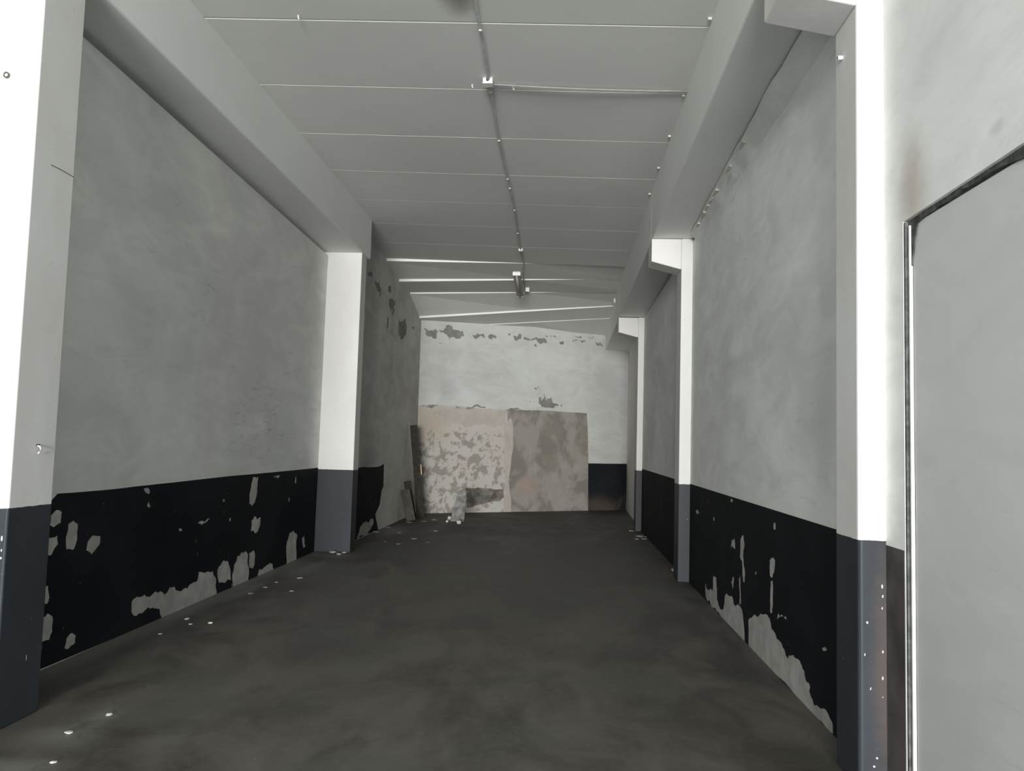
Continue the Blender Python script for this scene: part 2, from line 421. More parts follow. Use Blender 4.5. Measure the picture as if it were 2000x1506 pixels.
# the rear left stretch past the second pillar, standing further into the room
RLX = -3.17
mb = MB()
def rl_uv(px, py): p = on_plane(px, py, (RLX, 0, 0), (1, 0, 0)); return (p.y, p.z)
rp = []
d_ = [(11.62, 0.0), rl_uv(740, 1040), rl_uv(733, 1005), rl_uv(742, 985), rl_uv(745, 960), rl_uv(749, 950), rl_uv(750, 906), (11.62, DZ(11.6))]
rp.append((jag(d_, .03, 3), 1))
rp.append((jag([rl_uv(*q) for q in ((697, 1052), (704, 1028), (715, 1018), (724, 1012), (730, 1020), (722, 1035), (712, 1050))], .15, 3), 3))
for q in ([(1000, 660), (1040, 650), (1080, 670), (1080, 720), (1060, 740), (1070, 800), (1050, 850), (1020, 800), (1000, 740)],
          [(1120, 920), (1200, 890), (1220, 1000), (1210, 1100), (1140, 1130), (1120, 1080)], [(990, 500), (1030, 505), (1030, 560), (995, 570)],
          [(740, 290), (790, 310), (800, 390), (745, 370)], [(830, 440), (880, 445), (905, 520), (905, 620), (890, 630), (880, 560), (835, 490)],
          [(1280, 990), (1310, 1000), (1300, 1040)], [(985, 860), (1000, 900), (985, 1010), (972, 1000)]):
    rp.append((jag([rl_uv(*a) for a in cR(q)], .15, 3), 2))
for q in ([(1025, 800), (1040, 765), (1050, 800), (1035, 830)], [(1020, 1050), (1040, 1030), (1055, 1050), (1035, 1075)], [(1065, 520), (1080, 510), (1082, 545), (1070, 545)], [(1104, 960), (1112, 985), (1112, 1120), (1104, 1110)]):
    rp.append((jag([rl_uv(*a) for a in cR(q)], .15, 2), 3))
rp = [([(max(11.62, a), min(max(b, 0), 5.1)) for a, b in p], k) for p, k in rp]
surface([(11.6, -.05), (18.6, -.05), (18.6, 5.2), (11.6, 5.2)], rp, lambda y, z: Vector((RLX, y, z)), mb)
finish_wall(mb, 'wall_left_rear', [M['rear_left'], M['dado'], M['rear_peel'], M['bare']], (1, 0, 0), .45)

# right wall
RX = lambda y: 1.56+.002*(y-8)
def right_uv(px, py):
    x = 1.56
    for _ in range(5):
        p = on_plane(px, py, (x, 0, 0), (1, 0, 0)); x = RX(p.y)
    return (p.y, p.z)
def Rp(poly, k, amp=.14, lv=3): return (jag([right_uv(*q) for q in c8(poly)], amp, lv), k)
mb = MB()
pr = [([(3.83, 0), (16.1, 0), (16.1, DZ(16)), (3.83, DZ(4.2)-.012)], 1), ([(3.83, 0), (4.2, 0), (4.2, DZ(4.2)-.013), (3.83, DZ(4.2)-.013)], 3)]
for q in ([(430, 690), (428, 625), (440, 655), (462, 660), (465, 590), (478, 595), (480, 640), (482, 700), (490, 730), (512, 745), (520, 680), (530, 675), (545, 685), (555, 690), (560, 718), (582, 720), (598, 745), (605, 790), (612, 900), (595, 900), (500, 790)],
          [(590, 500), (595, 410), (607, 400), (612, 440), (605, 500), (613, 560), (612, 620), (606, 620), (600, 520)],
          [(588, 720), (585, 600), (592, 590), (594, 720)], [(548, 460), (552, 420), (565, 412), (567, 460)],
          [(732, 590), (730, 515), (740, 505), (755, 515), (752, 560), (740, 600)], [(732, 760), (735, 615), (743, 610), (741, 765)],
          [(748, 370), (748, 345), (756, 340), (757, 372)], [(550, 620), (556, 590), (562, 600), (558, 650)], [(660, 580), (666, 565), (667, 585)],
          [(632, 925), (630, 795), (650, 778), (680, 775), (705, 768), (730, 790), (738, 840), (760, 875), (785, 905), (800, 940), (815, 980), (850, 975), (875, 1000), (893, 1040), (900, 1080), (920, 1110), (915, 1130), (925, 1160), (940, 1200), (1025, 1282), (1027, 1330), (940, 1250)],
          [(765, 795), (768, 768), (785, 780), (805, 778), (812, 797), (800, 788), (775, 782)], [(975, 930), (985, 925), (1000, 935), (995, 943)],
          [(382, 285), (390, 278), (398, 298), (388, 300)], [(465, 312), (470, 312), (470, 328), (465, 328)], [(545, 236), (553, 229), (559, 240), (551, 245)],
          [(288, 145), (287, 128), (294, 132), (297, 150)]):
    pr.append(Rp(q, 2))
pr = [([(min(max(a, 3.831), 16.1), min(max(b, 0), 4.1)) for a, b in p], k) for p, k in pr]
BRZ = lambda y: 4.14-.006*(y-8)
surface([(3.82, -.05), (16.15, -.05), (16.15, 4.085), (3.82, 4.085)], pr, lambda y, z: Vector((RX(y), y, z)), mb)
# above the side doorway
surface([(YF, 2.625), (3.82, 2.625), (3.82, 4.9), (YF, 4.9)], [], lambda y, z: Vector((RX(y), y, z)), mb)
surface([(3.82, 4.085), (4.1, 4.085), (4.1, 4.9), (3.82, 4.9)], [], lambda y, z: Vector((RX(y), y, z)), mb)
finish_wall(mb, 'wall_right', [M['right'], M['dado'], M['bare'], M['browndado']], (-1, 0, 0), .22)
mb = MB()
surface([(0, -.05), (1, -.05), (1, 4.9), (0, 4.9)], [], lambda u, z: Vector((1.61+.13*u, 16.15+5.5*u, z)), mb)
finish_wall(mb, 'wall_right_rear', [M['rear_right']], (-1, 0, 0), .22)
# sloping mortar fillet between wall head and beam
mb = MB(); ys = [4.2+i*.25 for i in range(23)]
rnd = random.Random(5); pa = []
for y in ys:
    j = rnd.uniform(-.012, .012); zb = BRZ(y)
    pa.append([(1.425+.018*max(0, y-6)+j*.6, y, zb-.008-abs(j)*.8), (RX(y)-.002, y, 4.02+j), (RX(y)+.1, y, 3.95), (RX(y)+.1, y, zb-.01)])
v = [p for r_ in pa for p in r_]
f = [(4*i+k, 4*i+(k+1) % 4, 4*i+4+(k+1) % 4, 4*i+4+k) for i in range(len(ys)-1) for k in range(4)]
mb.add(v, f+[(0, 1, 2, 3), tuple(len(v)-4+k for k in range(4))]); o = mb.build('trim_1', [M['right']]); o['kind'] = 'structure'
# loose mortar lumps squeezed out of that joint
for k, (px, py) in enumerate(((1432, 307), (1404, 353), (1395, 371), (1386, 387), (1378, 405), (1365, 418), (1460, 252))):
    y = right_uv(px, py)[0]*.965; m_ = MB(); r_ = random.Random(k)
    pts = [(a*.9+r_.uniform(-.01, .01), b, c) for a, b, c in ((-.03, -.09, -.02), (.03, -.08, -.02), (.03, .08, -.02), (-.03, .09, -.02), (-.018, -.05, .02), (.02, -.05, .02), (.02, .05, .02), (-.018, .05, .02))]
    m_.hexa(pts); o = m_.build('mortar_lump', [M['chip']], bevel=.012); o.location = (1.45+.016*max(0, y-6), y, BRZ(y)-.035); o.scale = (.8, .9, .8)
    tag(o, 'small pale lump of mortar squeezed from the crack under the right beam', 'mortar lump', 'mortar lumps along the right beam joint')

# back wall, set at an angle
A = Vector((-3.27, 18.195)); B = Vector((1.90, 21.50)); AB = (B-A); LEN = AB.length; AB.normalize(); NB = (AB.y, -AB.x, 0)
def bk_uv(px, py): p = on_plane(px, py, (A.x, A.y, 0), NB); return ((Vector((p.x, p.y))-A).dot(AB), p.z)
def bk3(u, z): return Vector((A.x+AB.x*u, A.y+AB.y*u, z))
def Bp(poly, k, amp=.16, lv=3, f=c5): return (jag([bk_uv(*q) for q in f(poly)], amp, lv), k)
pb = [Bp([(500, 752), (530, 742), (610, 742), (700, 748), (830, 762), (935, 764), (937, 1300), (490, 1300)], 1, .02),
      Bp([(935, 764), (1120, 770), (1305, 782), (1311, 900), (1309, 1300), (937, 1300)], 2, .012),
      Bp([(590, 775), (680, 756), (930, 775), (932, 842), (850, 850), (830, 828), (740, 852), (690, 830), (640, 838), (620, 800)], 6, .16),
      Bp([(918, 850), (950, 800), (962, 850), (952, 1000), (940, 1100), (950, 1300), (918, 1300), (925, 1100), (920, 1000)], 6, .05),
      Bp([(1312, 1016), (1500, 1018), (1500, 1300), (1310, 1300)], 3, .004),
      Bp([(738, 1130), (830, 1132), (916, 1136), (919, 1172), (900, 1192), (840, 1200), (790, 1212), (745, 1225)], 5, .06),
      ]
for q in ([(545, 385), (600, 388), (612, 400), (600, 435), (580, 422), (565, 425), (552, 410)],
          [(612, 395), (640, 390), (650, 370), (672, 372), (680, 390), (728, 400), (732, 420), (715, 433), (680, 425), (662, 440), (652, 415), (625, 405)],
          [(770, 418), (795, 408), (825, 415), (828, 430), (800, 428), (785, 437)], [(845, 422), (880, 420), (882, 436), (850, 436)],
          [(962, 418), (978, 425), (995, 410), (1000, 430), (985, 440), (965, 436)], [(1010, 428), (1060, 432), (1115, 440), (1118, 455), (1095, 458), (1050, 443), (1012, 438)],
          [(1178, 445), (1195, 445), (1196, 462), (1180, 460)], [(1238, 440), (1290, 440), (1300, 450), (1240, 450)], [(1345, 450), (1370, 452), (1372, 465), (1350, 465)],
          [(1110, 413), (1165, 428), (1120, 428)], [(615, 452), (628, 455), (625, 462)], [(1060, 462), (1070, 462), (1068, 474)], [(1372, 462), (1380, 462), (1380, 470), (1374, 470)],
          [(940, 410), (950, 412), (948, 422), (940, 420)], [(1250, 422), (1285, 425), (1270, 430)], [(1310, 428), (1345, 426), (1330, 434)],
          [(1080, 712), (1090, 705), (1095, 725), (1105, 690), (1112, 720), (1130, 715), (1135, 705), (1145, 730), (1160, 735), (1190, 740), (1185, 752), (1165, 748), (1150, 758), (1120, 755), (1095, 752), (1085, 740)],
          [(1060, 665), (1080, 655), (1082, 662), (1065, 672)], [(1035, 727), (1042, 725), (1040, 732)], [(520, 747), (600, 745), (610, 738), (605, 749), (560, 752)],
          [(690, 745), (810, 752), (835, 754), (810, 758), (700, 750)], [(930, 762), (1000, 766), (1050, 770), (1000, 772), (935, 772)]):
    pb.append(Bp(q, 4, .25))
pb = [([(min(max(a, .001), LEN-.001), min(max(b, 0), 4.95)) for a, b in p], k) for p, k in pb]
mb = MB(); surface([(0, -.05), (LEN, -.05), (LEN, 5), (0, 5)], pb, bk3, mb)
finish_wall(mb, 'wall_back', [M['back'], M['blotchy'], M['patchy'], M['dado_dirty'], M['grey'], M['hollow'], M['cream']], NB, .3)

# ---------------------------------------------------------------- floor
fl = MB(); N = 30
fl.box((-3.9, -4, -.2), (2.2, 22, 0)); o = fl.build('floor', [M['floor']]); o['kind'] = 'structure'

# ---------------------------------------------------------------- ceiling of precast planks
CZ = lambda x, y: 4.79-.022*(x+.7)-.0
J0, JS = 6.085, 1.191
mb = MB(); XL, XC, XR = -3.2, -.70, 1.6
def plank(front, back, ch, th=.12):
    """front/back: z at XL, XC, XR ; ch: chamfer size at the three stations (the edge that faces the entrance)"""
    xs = (XL, XC, XR); y0, y1 = front[0], back[0]
    for s in (0, 1):
        a, b = s, s+1; xa, xb = xs[a], xs[b]; ca, cb = ch[a], ch[b]
        za0, zb0, za1, zb1 = front[1][a], front[1][b], back[1][a], back[1][b]
        top = 5.15
        mb.add([(xa, y0, za0+ca), (xb, y0, zb0+cb), (xa, y0+ca, za0), (xb, y0+cb, zb0), (xa, y1, za1), (xb, y1, zb1),
                (xa, y0, top), (xb, y0, top), (xa, y1, top), (xb, y1, top)],
               [(0, 1, 3, 2), (2, 3, 5, 4), (0, 6, 7, 1), (4, 5, 9, 8), (6, 8, 9, 7), (0, 2, 4, 8, 6), (1, 7, 9, 5, 3)])
CH = {0: (.020, .018, .016), 1: (.014, .012, .004), 2: (.013, .012, .006), 3: (.006, .009, .010), 4: (.001, .001, .001), 5: (.002, .003, .009), 6: (.006, .007, .009), 7: (.003, .003, .003)}
zz = lambda y: tuple(CZ(x, y) for x in (XL, XC, XR))
y = J0
for k in range(-6, 7):
    y0 = J0+JS*k; c = CH.get(k, (.012, .012, .012))
    plank((y0+.003, zz(y0)), (y0+JS-.003, zz(y0+JS)), c)
# twisted planks at the rear that follow the skewed end wall
def edge(y, pl, pr_):  # z of a straight edge through two photographed ends, read at the three stations
    a = at_y(*pl, y); b = at_y(*pr_, y); g = lambda x: a.z+(b.z-a.z)*(x-a.x)/(b.x-a.x)
    return (y, (g(XL), g(XC), g(XR)))
Y = [J0+JS*k for k in range(7, 13)]
E1 = edge(Y[0], (757, 510), (1225, 518)); E2 = edge(Y[1], (783, 550), (1215, 545)); E3 = edge(Y[2], (800, 574), (1205, 570))
E4 = edge(Y[3], (860, 619), (1205, 598)); E5 = edge(Y[4], (985, 633), (1190, 622)); E6 = edge(22.0, (700, 650), (1180, 668))
def drop(E, d): return (E[0], tuple(z-q for z, q in zip(E[1], d)))
seq = [E1, E2, E3, E4, E5, E6]
up = [(0, 0, 0), (.05, .02, -.02), (.03, .012, -.03), (.045, .035, .012), (.02, .014, .008), (0, 0, 0)]
F1 = drop(E1, (.012, -.002, .0))
for i in range(5):
    f_ = seq[i]; b_ = (seq[i+1][0], tuple(z+q for z, q in zip(seq[i+1][1], up[i+1])))
    plank(f_, b_, (.004, .004, .004))
ce = mb.build('ceiling', [M['ceiling']]); ce['kind'] = 'structure'
rb = MB(); rb.box((-3.9, YF-.2, 5.16), (2.2, 22.4, 5.4)); rb.build('ceiling_deck', [M['ceiling']])['kind'] = 'structure'
# flaked patch of ceiling paint in the rear left corner: ragged lifted flakes
# ---------------------------------------------------------------- beams
def beam(name, x0, x1, y0, y1, z0, z1, top, label, bevel=.012, cross=None):
    m_ = MB(); m_.hexa([(x0[0], y0, z0), (x1, y0, z0), (x1, y1, z1), (x0[1], y1, z1), (x0[0], y0, top), (x1, y0, top), (x1, y1, top), (x0[1], y1, top)])
    return tag(m_.build(name, [M['beam']], bevel=bevel), label, 'beam', 'concrete roof beams')
beam('concrete_beam', (-2.86, -2.86), -3.62, YF, 11.93, BLZ+.0, BLZ, 5.14, 'long painted concrete beam along the top of the left wall, ending above the far left pillar', .02)
XB = lambda y: 1.068+.0035*(y-8)
for y0, y1, lab in ((YF, 10.15, 'nearest length of the right-hand concrete beam, running overhead to the middle bracketed pillar'),
                    (10.158, 16.0, 'middle length of the right-hand concrete beam, between the middle and the farthest bracketed pillars'),
                    (16.008, 21.6, 'farthest length of the right-hand concrete beam, its end meeting the peeling back wall')):
    beam('concrete_beam', (XB(y0), XB(y1)), 1.78, y0, y1, BRZ(y0), BRZ(y1), 5.14, lab)
# masonry closing strip over the left beam line and outer skins
mb = MB(); mb.box((-3.9, YF, BLZ-.1), (-3.48, 12, 5.16)); mb.box((-3.9, 11.93, 4.2), (-3.62, 18.5, 5.16)); o = mb.build('trim_2', [M['left']]); o['kind'] = 'structure'
mb = MB(); mb.box((1.72, YF, 3.9), (2.1, 16.3, 5.16)); mb.box((1.80, 16.3, 3.9), (2.2, 22.2, 5.16)); o = mb.build('trim_3', [M['right']]); o['kind'] = 'structure'

# ---------------------------------------------------------------- pillars
def pillar(name, x_in, x_out, y0, y1, top, label, bevel=.012, corbel=None, base=0):
    e = empty(name, ((x_in+x_out)/2, (y0+y1)/2, 0)); tag(e, label, 'pillar', 'painted concrete pillars')
    ox, oy = e.location.x, e.location.y
    m_ = MB(); a, b = sorted((x_in, x_out))
    n = 14; rnd = random.Random(int(y0*10)); 
    m_.box((a-ox, y0-oy, base), (b-ox, y1-oy, top)); sh = m_.build('shaft', [M['pillar']], e, bevel=bevel, seg=3)
    if corbel:
        xl, zt, zl, zi = corbel
        m_ = MB(); poly = [(xl, zt), (xl, zl), (x_in, zi), (x_in, zt)]
        m_.prism(poly, lambda x, z: (x-ox, y0-oy+.001, z), lambda x, z: (x-ox, y1-oy, z))
        m_.build('corbel', [M['pillar']], e, bevel=.01, seg=2)
    return e
near_left = pillar('concrete_pillar', -2.875, -3.75, 4.2, 4.575, 4.25, 'nearest left pillar, its bright white front cut off by the left edge of the picture', .01)
pl2 = pillar('concrete_pillar', -2.885, -3.45, 11.5, 11.79, 4.265, 'far left white pillar with chipped top and slate-blue base, halfway down the left wall', .01)
near_right = pillar('concrete_pillar', 1.425, 1.70, 4.04, 4.37, 4.14, 'nearest right pillar, tall white front with rounded edges and a bracket cut off at the top', .02, (1.05, BRZ(4)-.03, 3.865, 3.785))
pillar('concrete_pillar', 1.43, 1.70, 9.99, 10.35, 4.125, 'middle right white pillar with a tapered bracket under the joint of the beam', .008, (1.068, 4.122, 3.84, 3.745))
pillar('concrete_pillar', 1.465, 1.72, 15.85, 16.2, 4.085, 'farthest right narrow white pillar with a small tapered bracket', .008, (1.085, 4.078, 3.79, 3.695))

# ---------------------------------------------------------------- side doorway: sliding door in the right wall, near the camera
d = empty('door_1', (1.60, 2.0, 0)); d['kind'] = 'structure'
DX = 1.577
def dl(y, z): return (DX+.0*y, y, z)
p1 = on_plane(1781, 440, (DX, 0, 0), (1, 0, 0)); p2 = on_plane(1990, 312, (DX, 0, 0), (1, 0, 0))
sl = (p2.z-p1.z)/(p2.y-p1.y)
topz = lambda y: p1.z+sl*(y-p1.y)
mb = MB(); yf = 3.775
mb.prism([(.4, .012), (yf, .012), (yf, topz(yf)), (.4, topz(.4) if topz(.4) > 2.2 else 2.2)], lambda y, z: (DX-1.6, y-2, z), lambda y, z: (DX+.05-1.6, y-2, z))
mb.build('door_leaf', [M['door']], d, bevel=.004)
mb = MB(); mb.box((1.563-1.6, yf+.002-2, .012), (1.578-1.6, yf+.018-2, topz(yf)-.002)); mb.build('door_stile', [M['doortrim']], d, bevel=.003)
# rough infill in the gap above and beside the leaf
mb = MB(); ys = [YF+i*(3.85-YF)/70 for i in range(71)]; rnd = random.Random(11)
v = []; n_ = 0
for yy in ys:
    n_ = .8*n_+rnd.uniform(-.018, .018)
    lo_ = topz(yy)-.012+n_*.7 if yy < yf else topz(yy)-.2
    x_ = DX+.0-.006
    v += [(x_-rnd.uniform(0, .006), yy, lo_), (x_-rnd.uniform(0, .008), yy, 2.63), (DX+.12, yy, 2.64), (DX+.12, yy, lo_)]
mb.add(v, [(4*i+k, 4*i+4+k, 4*i+4+(k+1) % 4, 4*i+(k+1) % 4) for i in range(70) for k in range(4)]+[(0, 1, 2, 3), (280, 283, 282, 281)])
o = mb.build('trim_4', [M['darkgap']]); o['kind'] = 'structure'
mb = MB(); mb.box((RX(3.8)+.002, 3.804, 0), (RX(3.8)+.2, 3.818, 2.62)); o = mb.build('trim_5', [M['darkgap']]); o['kind'] = 'structure'

# ---------------------------------------------------------------- ceiling services
cz = lambda x, y: CZ(x, y)
R0 = random.Random(3)
pts = [(-.70+.012*math.sin(y*1.3), y, cz(-.7, y)-.012+.0*y) for y in [YF+.1+i*.6 for i in range(31)] if y < 14.2]
pts += [(-.70, 14.35, cz(-.7, 14)-.014)]
for px, py, yy in ((1021, 530, 14.85), (1023, 547, 15.5), (1026, 570, 16.55)):
    q = at_y(px, py, yy); pts.append(tuple(q))
mb = MB(); mb.tube(pts, .012, 8); o = mb.build('ceiling_cable', [M['greyplastic']], smooth=True)
tag(o, 'long painted cable running down the middle of the ceiling towards the lamp', 'cable')
a = at_z(962, 166, 4.77); b = at_z(1345, 182, 4.735)
mb = MB(); n = 16; pts = []
for i in range(n+1):
    t = i/n; p = a.lerp(b, t); y = a.y+.02+(b.y-a.y)*max(0, (t-.75)/.25)*.9+(.02*math.sin(t*9)); zc = cz(p.x, y)
    pts.append((p.x, a.y-.0+(.06*t if t < .8 else .048+.6*(t-.8)*(b.y-a.y-.05)), zc-.014-.012*math.sin(math.pi*min(1, t*1.1))))
mb.tube(pts, .008, 8); o = mb.build('branch_cable', [plain('grey_branch_cable', (.24, .24, .235), .8)], smooth=True)
tag(o, 'slightly sagging cable crossing the ceiling from the junction box to the right beam', 'cable')
def junction(px, py, s, label, z=None):
    p = at_z(px, py, 4.75); e = empty('junction_box', (p.x, p.y, cz(p.x, p.y))); tag(e, label, 'junction box')
    m_ = MB(); m_.box((-.05*s, -.05*s, -.05*s), (.05*s, .05*s, 0)); m_.build('box_body', [M['whiteplastic']], e, bevel=.006)
    m_ = MB(); m_.box((-.054*s, -.054*s, -.062*s), (.054*s, .054*s, -.0505*s)); m_.build('box_lid', [M['whiteplastic']], e, bevel=.005)
    m_ = MB(); m_.tube([(0, -.055*s, -.025*s), (0, -.085*s, -.025*s)], .016*s, 12); m_.build('cable_gland', [M['rust']], e)
    return e
junction(953, 164, .85, 'square white junction box on the ceiling where the sagging branch cable starts')
junction(1017, 491, .65, 'small white cable box on the ceiling just before the lamp')
def clip(p, label, group, s=1.0, name='cable_clip'):
    e = empty(name, p); tag(e, label, 'cable clip', group)
    m_ = MB(); m_.box((-.018*s, -.012*s, -.024*s), (.018*s, .012*s, 0)); m_.build('saddle', [M['clip']], e, bevel=.003)
    m_ = MB(); m_.tube([(.0, -.012*s, -.012*s), (0, -.02*s, -.012*s)], .006*s, 8); m_.build('nail', [M['metal']], e)
for (px, py) in ((933, 58), (958, 179), (976, 274), (991, 349), (997, 367), (1003, 410), (1010, 455)):
    p = at_z(px, py, 4.77); clip((-.70+.012*math.sin(p.y*1.3), p.y, cz(-.7, p.y)-.018), 'tiny white clip holding the long middle cable to the ceiling', 'clips on the middle ceiling cable', .62)
for (px, py) in ((1371, 35), (1342, 185), (1313, 265), (1293, 327), (1275, 378)):
    p = at_z(px, py, 4.75); p.x = XB(p.y)-.022; clip((p.x, p.y, cz(p.x, p.y)-.0), 'tiny white clip where the ceiling meets the right beam', 'clips along the right beam', .75)
for (px, py, lab) in ((582, 40, 'bent white nail in the ceiling near the top of the picture, left half'), (922, 168, 'little white nail in the ceiling just left of the larger junction box'),
                      (1002, 170, 'little white nail on the branch cable just right of the larger junction box')):
    p = at_z(px, py, 4.78); m_ = MB(); z0 = cz(p.x, p.y)
    m_.tube([(p.x, p.y, z0), (p.x+.002, p.y, z0-.022), (p.x+.01, p.y-.01, z0-.032)], .005, 8); tag(m_.build('ceiling_nail', [M['whiteplastic']]), lab, 'nail')
# fluorescent batten
p = at_y(1009, 535, 14.45); q = at_y(1016, 577, 16.1)
e = empty('batten_lamp', p); tag(e, 'grey batten lamp with a white end cap hanging at the rear of the ceiling', 'lamp')
v1 = q-p; Lb = v1.length
e.rotation_euler = v1.to_track_quat('Y', 'Z').to_euler()
m_ = MB(); m_.box((-.065, 0, -.02), (.065, Lb, .05)); m_.build('housing', [M['lampbody']], e, bevel=.01)
m_ = MB(); m_.box((-.07, -.02, -.035), (.07, .003, .035)); m_.build('end_cap', [M['whiteplastic']], e, bevel=.008)
m_ = MB(); m_.tube([(0, .03, -.045), (0, Lb-.03, -.045)], .02, 12); m_.build('lamp_tube', [M['lampbody']], e, smooth=True)
m_ = MB(); m_.box((-.065, Lb-.003, -.03), (.065, Lb+.02, .04)); c_ = m_.build('end_cap', [M['lampbody']], e, bevel=.008); c_['label'] = 'grey end cap'
for t in (.25, .8):
    m_ = MB(); m_.box((-.02, Lb*t, .05), (.02, Lb*t+.03, .16)); m_.build('hanger', [M['metal']], e)
p = at_y(1030, 568, 16.35); m_ = MB(); m_.box((p.x-.04, p.y-.02, p.z-.02), (p.x+.04, p.y+.02, p.z+.10)); tag(m_.build('cable_gland', [M['whiteplastic']], bevel=.01), 'tiny pale fitting on the ceiling just right of the batten lamp', 'fitting')
# pale foam blobs at the far beam edge
for k, (px, py) in enumerate(((1205, 574), (1205, 588))):
    p = at_y(px, py, 17.2); p.x = XB(17.2)-.015; m_ = MB(); m_.tube([(p.x, p.y, p.z-.05), (p.x, p.y, p.z-.02), (p.x, p.y, p.z+.03), (p.x, p.y, p.z+.06)], [.012, .03, .028, .01], 9)
    tag(m_.build('filler_blob', [M['chip']], smooth=True), ('upper', 'lower')[k]+' pale filler blob stuck to the far end of the right beam', 'filler blob')

# ---------------------------------------------------------------- fixings on the pillars
p = at_y(15, 148, 4.2); e = empty('anchor_ring', (p.x, 4.2, p.z)); tag(e, 'rusty eye ring screwed to the front of the nearest left pillar', 'ring')
m_ = MB(); r = .014; m_.tube([(r*math.cos(a/16*2*math.pi), -.012, r*math.sin(a/16*2*math.pi)) for a in range(17)], .004, 8, cap=False); m_.build('ring', [M['rust']], e, smooth=True)
m_ = MB(); m_.tube([(0, 0, .0), (0, -.012, 0)], .008, 10); m_.build('shank', [M['whiteplastic']], e)
p = on_plane(73, 873, (-2.875, 0, 0), (1, 0, 0)); e = empty('wall_hook', (-2.875, p.y, p.z)); tag(e, 'small metal hook on the inner side of the nearest left pillar', 'hook')
m_ = MB(); m_.box((0, -.016, .002), (.005, .016, .016)); m_.build('plate', [M['rust']], e, bevel=.001)
m_ = MB(); m_.tube([(0, -.006, .006), (.018, -.006, .004), (.026, -.006, -.012), (.018, -.006, -.03), (.01, -.006, -.036)], .0045, 8); m_.build('prong', [M['whiteplastic']], e, smooth=True)
p = on_plane(1646, 113, (1.425, 0, 0), (1, 0, 0)); e = empty('pipe_stub', (1.425, p.y, p.z)); tag(e, 'short white tube stub sticking out of the nearest right pillar below its bracket', 'tube')
m_ = MB(); m_.tube([(0, 0, 0), (-.026, 0, 0)], .011, 12); m_.build('sleeve', [M['whiteplastic']], e, smooth=True)
m_ = MB(); m_.tube([(-.0255, 0, 0), (-.0275, 0, 0)], .0085, 12); m_.build('bore', [M['rust']], e)
# hairline seam across the near left pillar's side, and bare chips along pillar edges
def local(e, p): return tuple(Vector(p)-e.location)
m_ = MB(); q_ = [on_plane(a, b, (-2.874, 0, 0), (1, 0, 0)) for a, b in ((100, 322), (120, 332), (144, 346))]
m_.tube([local(near_left, p) for p in q_], .0022, 6); c_ = m_.build('seam_crack', [M['rust']], near_left); c_['label'] = 'dark hairline crack'
def chip_part(e, spots, name, mat, lab):
    m_ = MB(); rr = random.Random(4)
    for p, w_, h_ in spots:
        x, y, z = local(e, p); n = 7; poly = [(x+math.cos(a/n*6.283)*w_*rr.uniform(.6, 1.2), z+math.sin(a/n*6.283)*h_*rr.uniform(.7, 1.2)) for a in range(n)]
        m_.prism(poly, lambda u, v: (u, y-.0015, v), lambda u, v: (u, y+.002, v))
    c = m_.build(name, [mat], e); c['label'] = lab
chip_part(near_right, [(at_y(a, b, 4.04), w_, h_) for a, b, w_, h_ in ((1723, 1146, .004, .012), (1724, 1165, .004, .008), (1723, 1188, .003, .006), (1724, 1273, .004, .009), (1724, 1325, .004, .009), (1694, 1216, .005, .006), (1689, 1279, .003, .008), (1724, 1362, .003, .003), (1713, 1481, .006, .005), (1707, 1497, .006, .006))], 'bare_chips', M['chip'], 'white chips in the dark base paint')
chip_part(near_left, [(at_y(a, b, 4.2), w_, h_) for a, b, w_, h_ in ((4, 1052, .005, .018), (3, 1075, .004, .008), (2, 1090, .005, .006))], 'bare_chips', M['chip'], 'white chips in the dark base paint')

# ---------------------------------------------------------------- things in the rear left corner
def plank_between(name, base, top, wdt, th, mat, label, roll=0, edge_mat=None):
    base, top = Vector(base), Vector(top); ax = (top-base); Lp = ax.length
    e = empty(name, base); e.rotation_mode = 'QUATERNION'
    zq = ax.normalized(); xq = Vector((math.cos(roll), math.sin(roll), 0)); xq = (xq-zq*xq.dot(zq)).normalized(); yq = zq.cross(xq)
    e.rotation_quaternion = Matrix((xq, yq, zq)).transposed().to_quaternion()
    tag(e, label, 'plank')
    m_ = MB(); m_.box((-wdt/2, -th/2, .0), (wdt/2, th/2, Lp)); m_.build('board', [mat], e, bevel=.003)
    if edge_mat:
        m_ = MB(); m_.box((-wdt/2-.012, -th/2, 0), (-wdt/2-.001, th/2, Lp-.01)); c = m_.build('sawn_edge', [edge_mat], e); c['label'] = 'paler sawn edge'
    return e
tall = plank_between('leaning_plank', (-2.86, 17.22, .02), (-3.06, 17.15, 1.93), .15, .03, M['darkwood'], 'tall dark plank leaning in the corner beside the peeling back wall', .15, M['sawn'])
plank_between('leaning_plank', (-2.93, 16.75, .02), (-3.06, 16.65, .78), .14, .03, M['darkwood'], 'short dark plank leaning low against the left wall, in front of the tall one', .1)
plank_between('leaning_plank', (-2.90, 16.35, .02), (-3.05, 16.40, .62), .18, .025, M['brownwood'], 'greyish brown board end leaning on the left wall, the one nearest the camera', .3)
m_ = MB(); m_.tube([(.088, -.012, .88), (.088, -.012, 1.09)], [.011, .008], 8); c_ = m_.build('glow_strip', [M['warmglow']], tall); c_['label'] = 'bright orange strip painted as warm light on the plank edge'  # added strip, coloured to look like warm light beside the plank
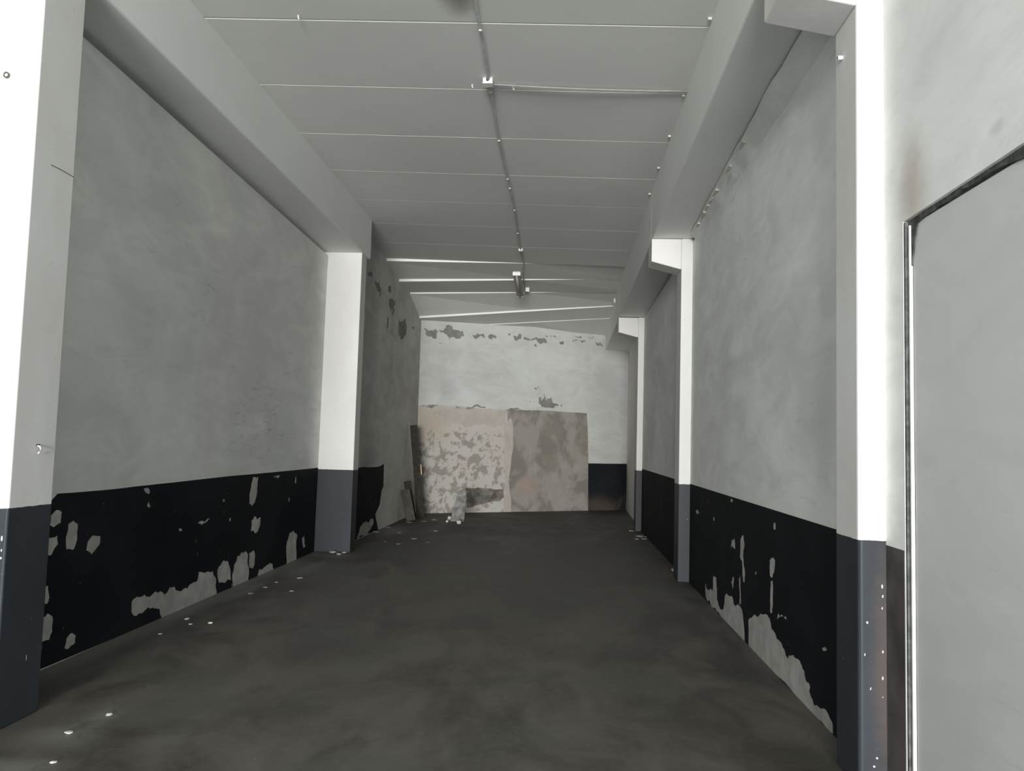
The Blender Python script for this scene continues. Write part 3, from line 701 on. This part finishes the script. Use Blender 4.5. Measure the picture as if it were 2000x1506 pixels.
# grey slab leaning on the back wall
b0 = on_floor(892, 1020); t0 = at_y(905, 957, b0.y+.55)
e = empty('broken_slab', (b0.x, b0.y, 0)); tag(e, 'broken grey plaster slab standing before the dark hollow of the back wall', 'slab')
m_ = MB(); dx, dz = t0.x-b0.x, t0.z; dy = t0.y-b0.y
def sl_(u, v, k): return (u+dx*v/dz, dy*v/dz*.55+k, v)
poly = [(-.13, .012), (-.02, .012), (.14, .012), (.13, .25), (.10, .5), (.10, dz), (.03, dz+.02), (-.10, dz-.05), (-.09, .45), (-.12, .3)]
m_.prism(poly, lambda u, v: sl_(u, v, 0), lambda u, v: sl_(u, v, .05)); m_.build('slab_body', [M['slab']], e, bevel=.008)
def rubble(px, py, s, label, group, seed, flat=.45, mat='chip'):
    r_ = random.Random(seed); p = on_floor(px, py); bm = bmesh.new(); bmesh.ops.create_icosphere(bm, subdivisions=2, radius=1)
    for v_ in bm.verts:
        k = 1+r_.uniform(-.28, .28); v_.co = Vector((v_.co.x*k*s*r_.uniform(.95, 1.1), v_.co.y*k*s*.8, (v_.co.z*k*s*flat)))
    zmin = min(v_.co.z for v_ in bm.verts)
    for v_ in bm.verts: v_.co.z -= zmin
    a_ = r_.uniform(0, 3); bmesh.ops.rotate(bm, verts=bm.verts, matrix=Matrix.Rotation(a_, 3, 'Z'))
    me = bpy.data.meshes.new('plaster_chip'); bm.to_mesh(me); bm.free(); me.materials.append(M[mat])
    o = bpy.data.objects.new('plaster_chip', me); COL.objects.link(o); o.location = (p.x, p.y, 0)
    return tag(o, label, 'plaster chip', group)
k = 0
for px, py, s in ((213, 1397, .020), (134, 1433, .022), (105, 1490, .016), (365, 1210, .022), (372, 1220, .016), (411, 1218, .024), (313, 1239, .016)):
    k += 1; rubble(px, py, s, 'small white plaster chip on the near floor between the two left pillars', 'chips on the near left floor', k, .25)
for px, py, s in ((586, 1130, .035), (540, 1138, .022), (519, 1148, .026), (490, 1160, .024), (570, 1155, .024)):
    k += 1; rubble(px, py, s, 'small plaster chip on the floor in front of the far left pillar', 'chips before the far left pillar', k, .2, 'oldchip')
for px, py, s in ((735, 1040, .09), (757, 1031, .06), (780, 1041, .05), (808, 1053, .06), (778, 1063, .04), (835, 1060, .035), (851, 1038, .06), (828, 1019, .05), (800, 1021, .07), (848, 1016, .06), (752, 1058, .03)):
    k += 1; rubble(px, py, s, 'flat pale plaster flake on the floor before the leaning planks', 'flakes in the rear left corner', k, .12, 'oldchip')
for px, py, s in ((878, 1016, .05), (896, 1024, .05), (873, 1021, .03)):
    k += 1; rubble(px, py, s, 'white plaster lump at the foot of the broken grey slab', 'lumps at the foot of the slab', k, .8)
for px, py, s in ((1233, 1038, .05), (1249, 1049, .07), (1265, 1050, .06), (1244, 1054, .04), (1258, 1054, .06)):
    k += 1; rubble(px, py, s, 'pale flake of plaster on the floor between the two farther right pillars', 'flakes on the rear right floor', k, .2, 'oldchip')
for px, py, s in ((1318, 1117, .05), (1326, 1126, .07), (1340, 1129, .07), (1350, 1135, .06)):
    k += 1; rubble(px, py, s, 'crumb of mortar at the foot of the middle right pillar', 'crumbs at the middle right pillar', k, .45, 'oldchip')
for px, py, s in ((614, 1063, .03), (633, 1073, .025), (650, 1081, .05), (672, 1081, .04), (662, 1084, .04)):
    k += 1; rubble(px, py, s, 'crumb of mortar at the foot of the far left pillar', 'crumbs at the far left pillar', k, .35, 'oldchip')
rubble(1683, 1500, .02, 'white crumb of plaster at the foot of the nearest right pillar', None, 99, .4)
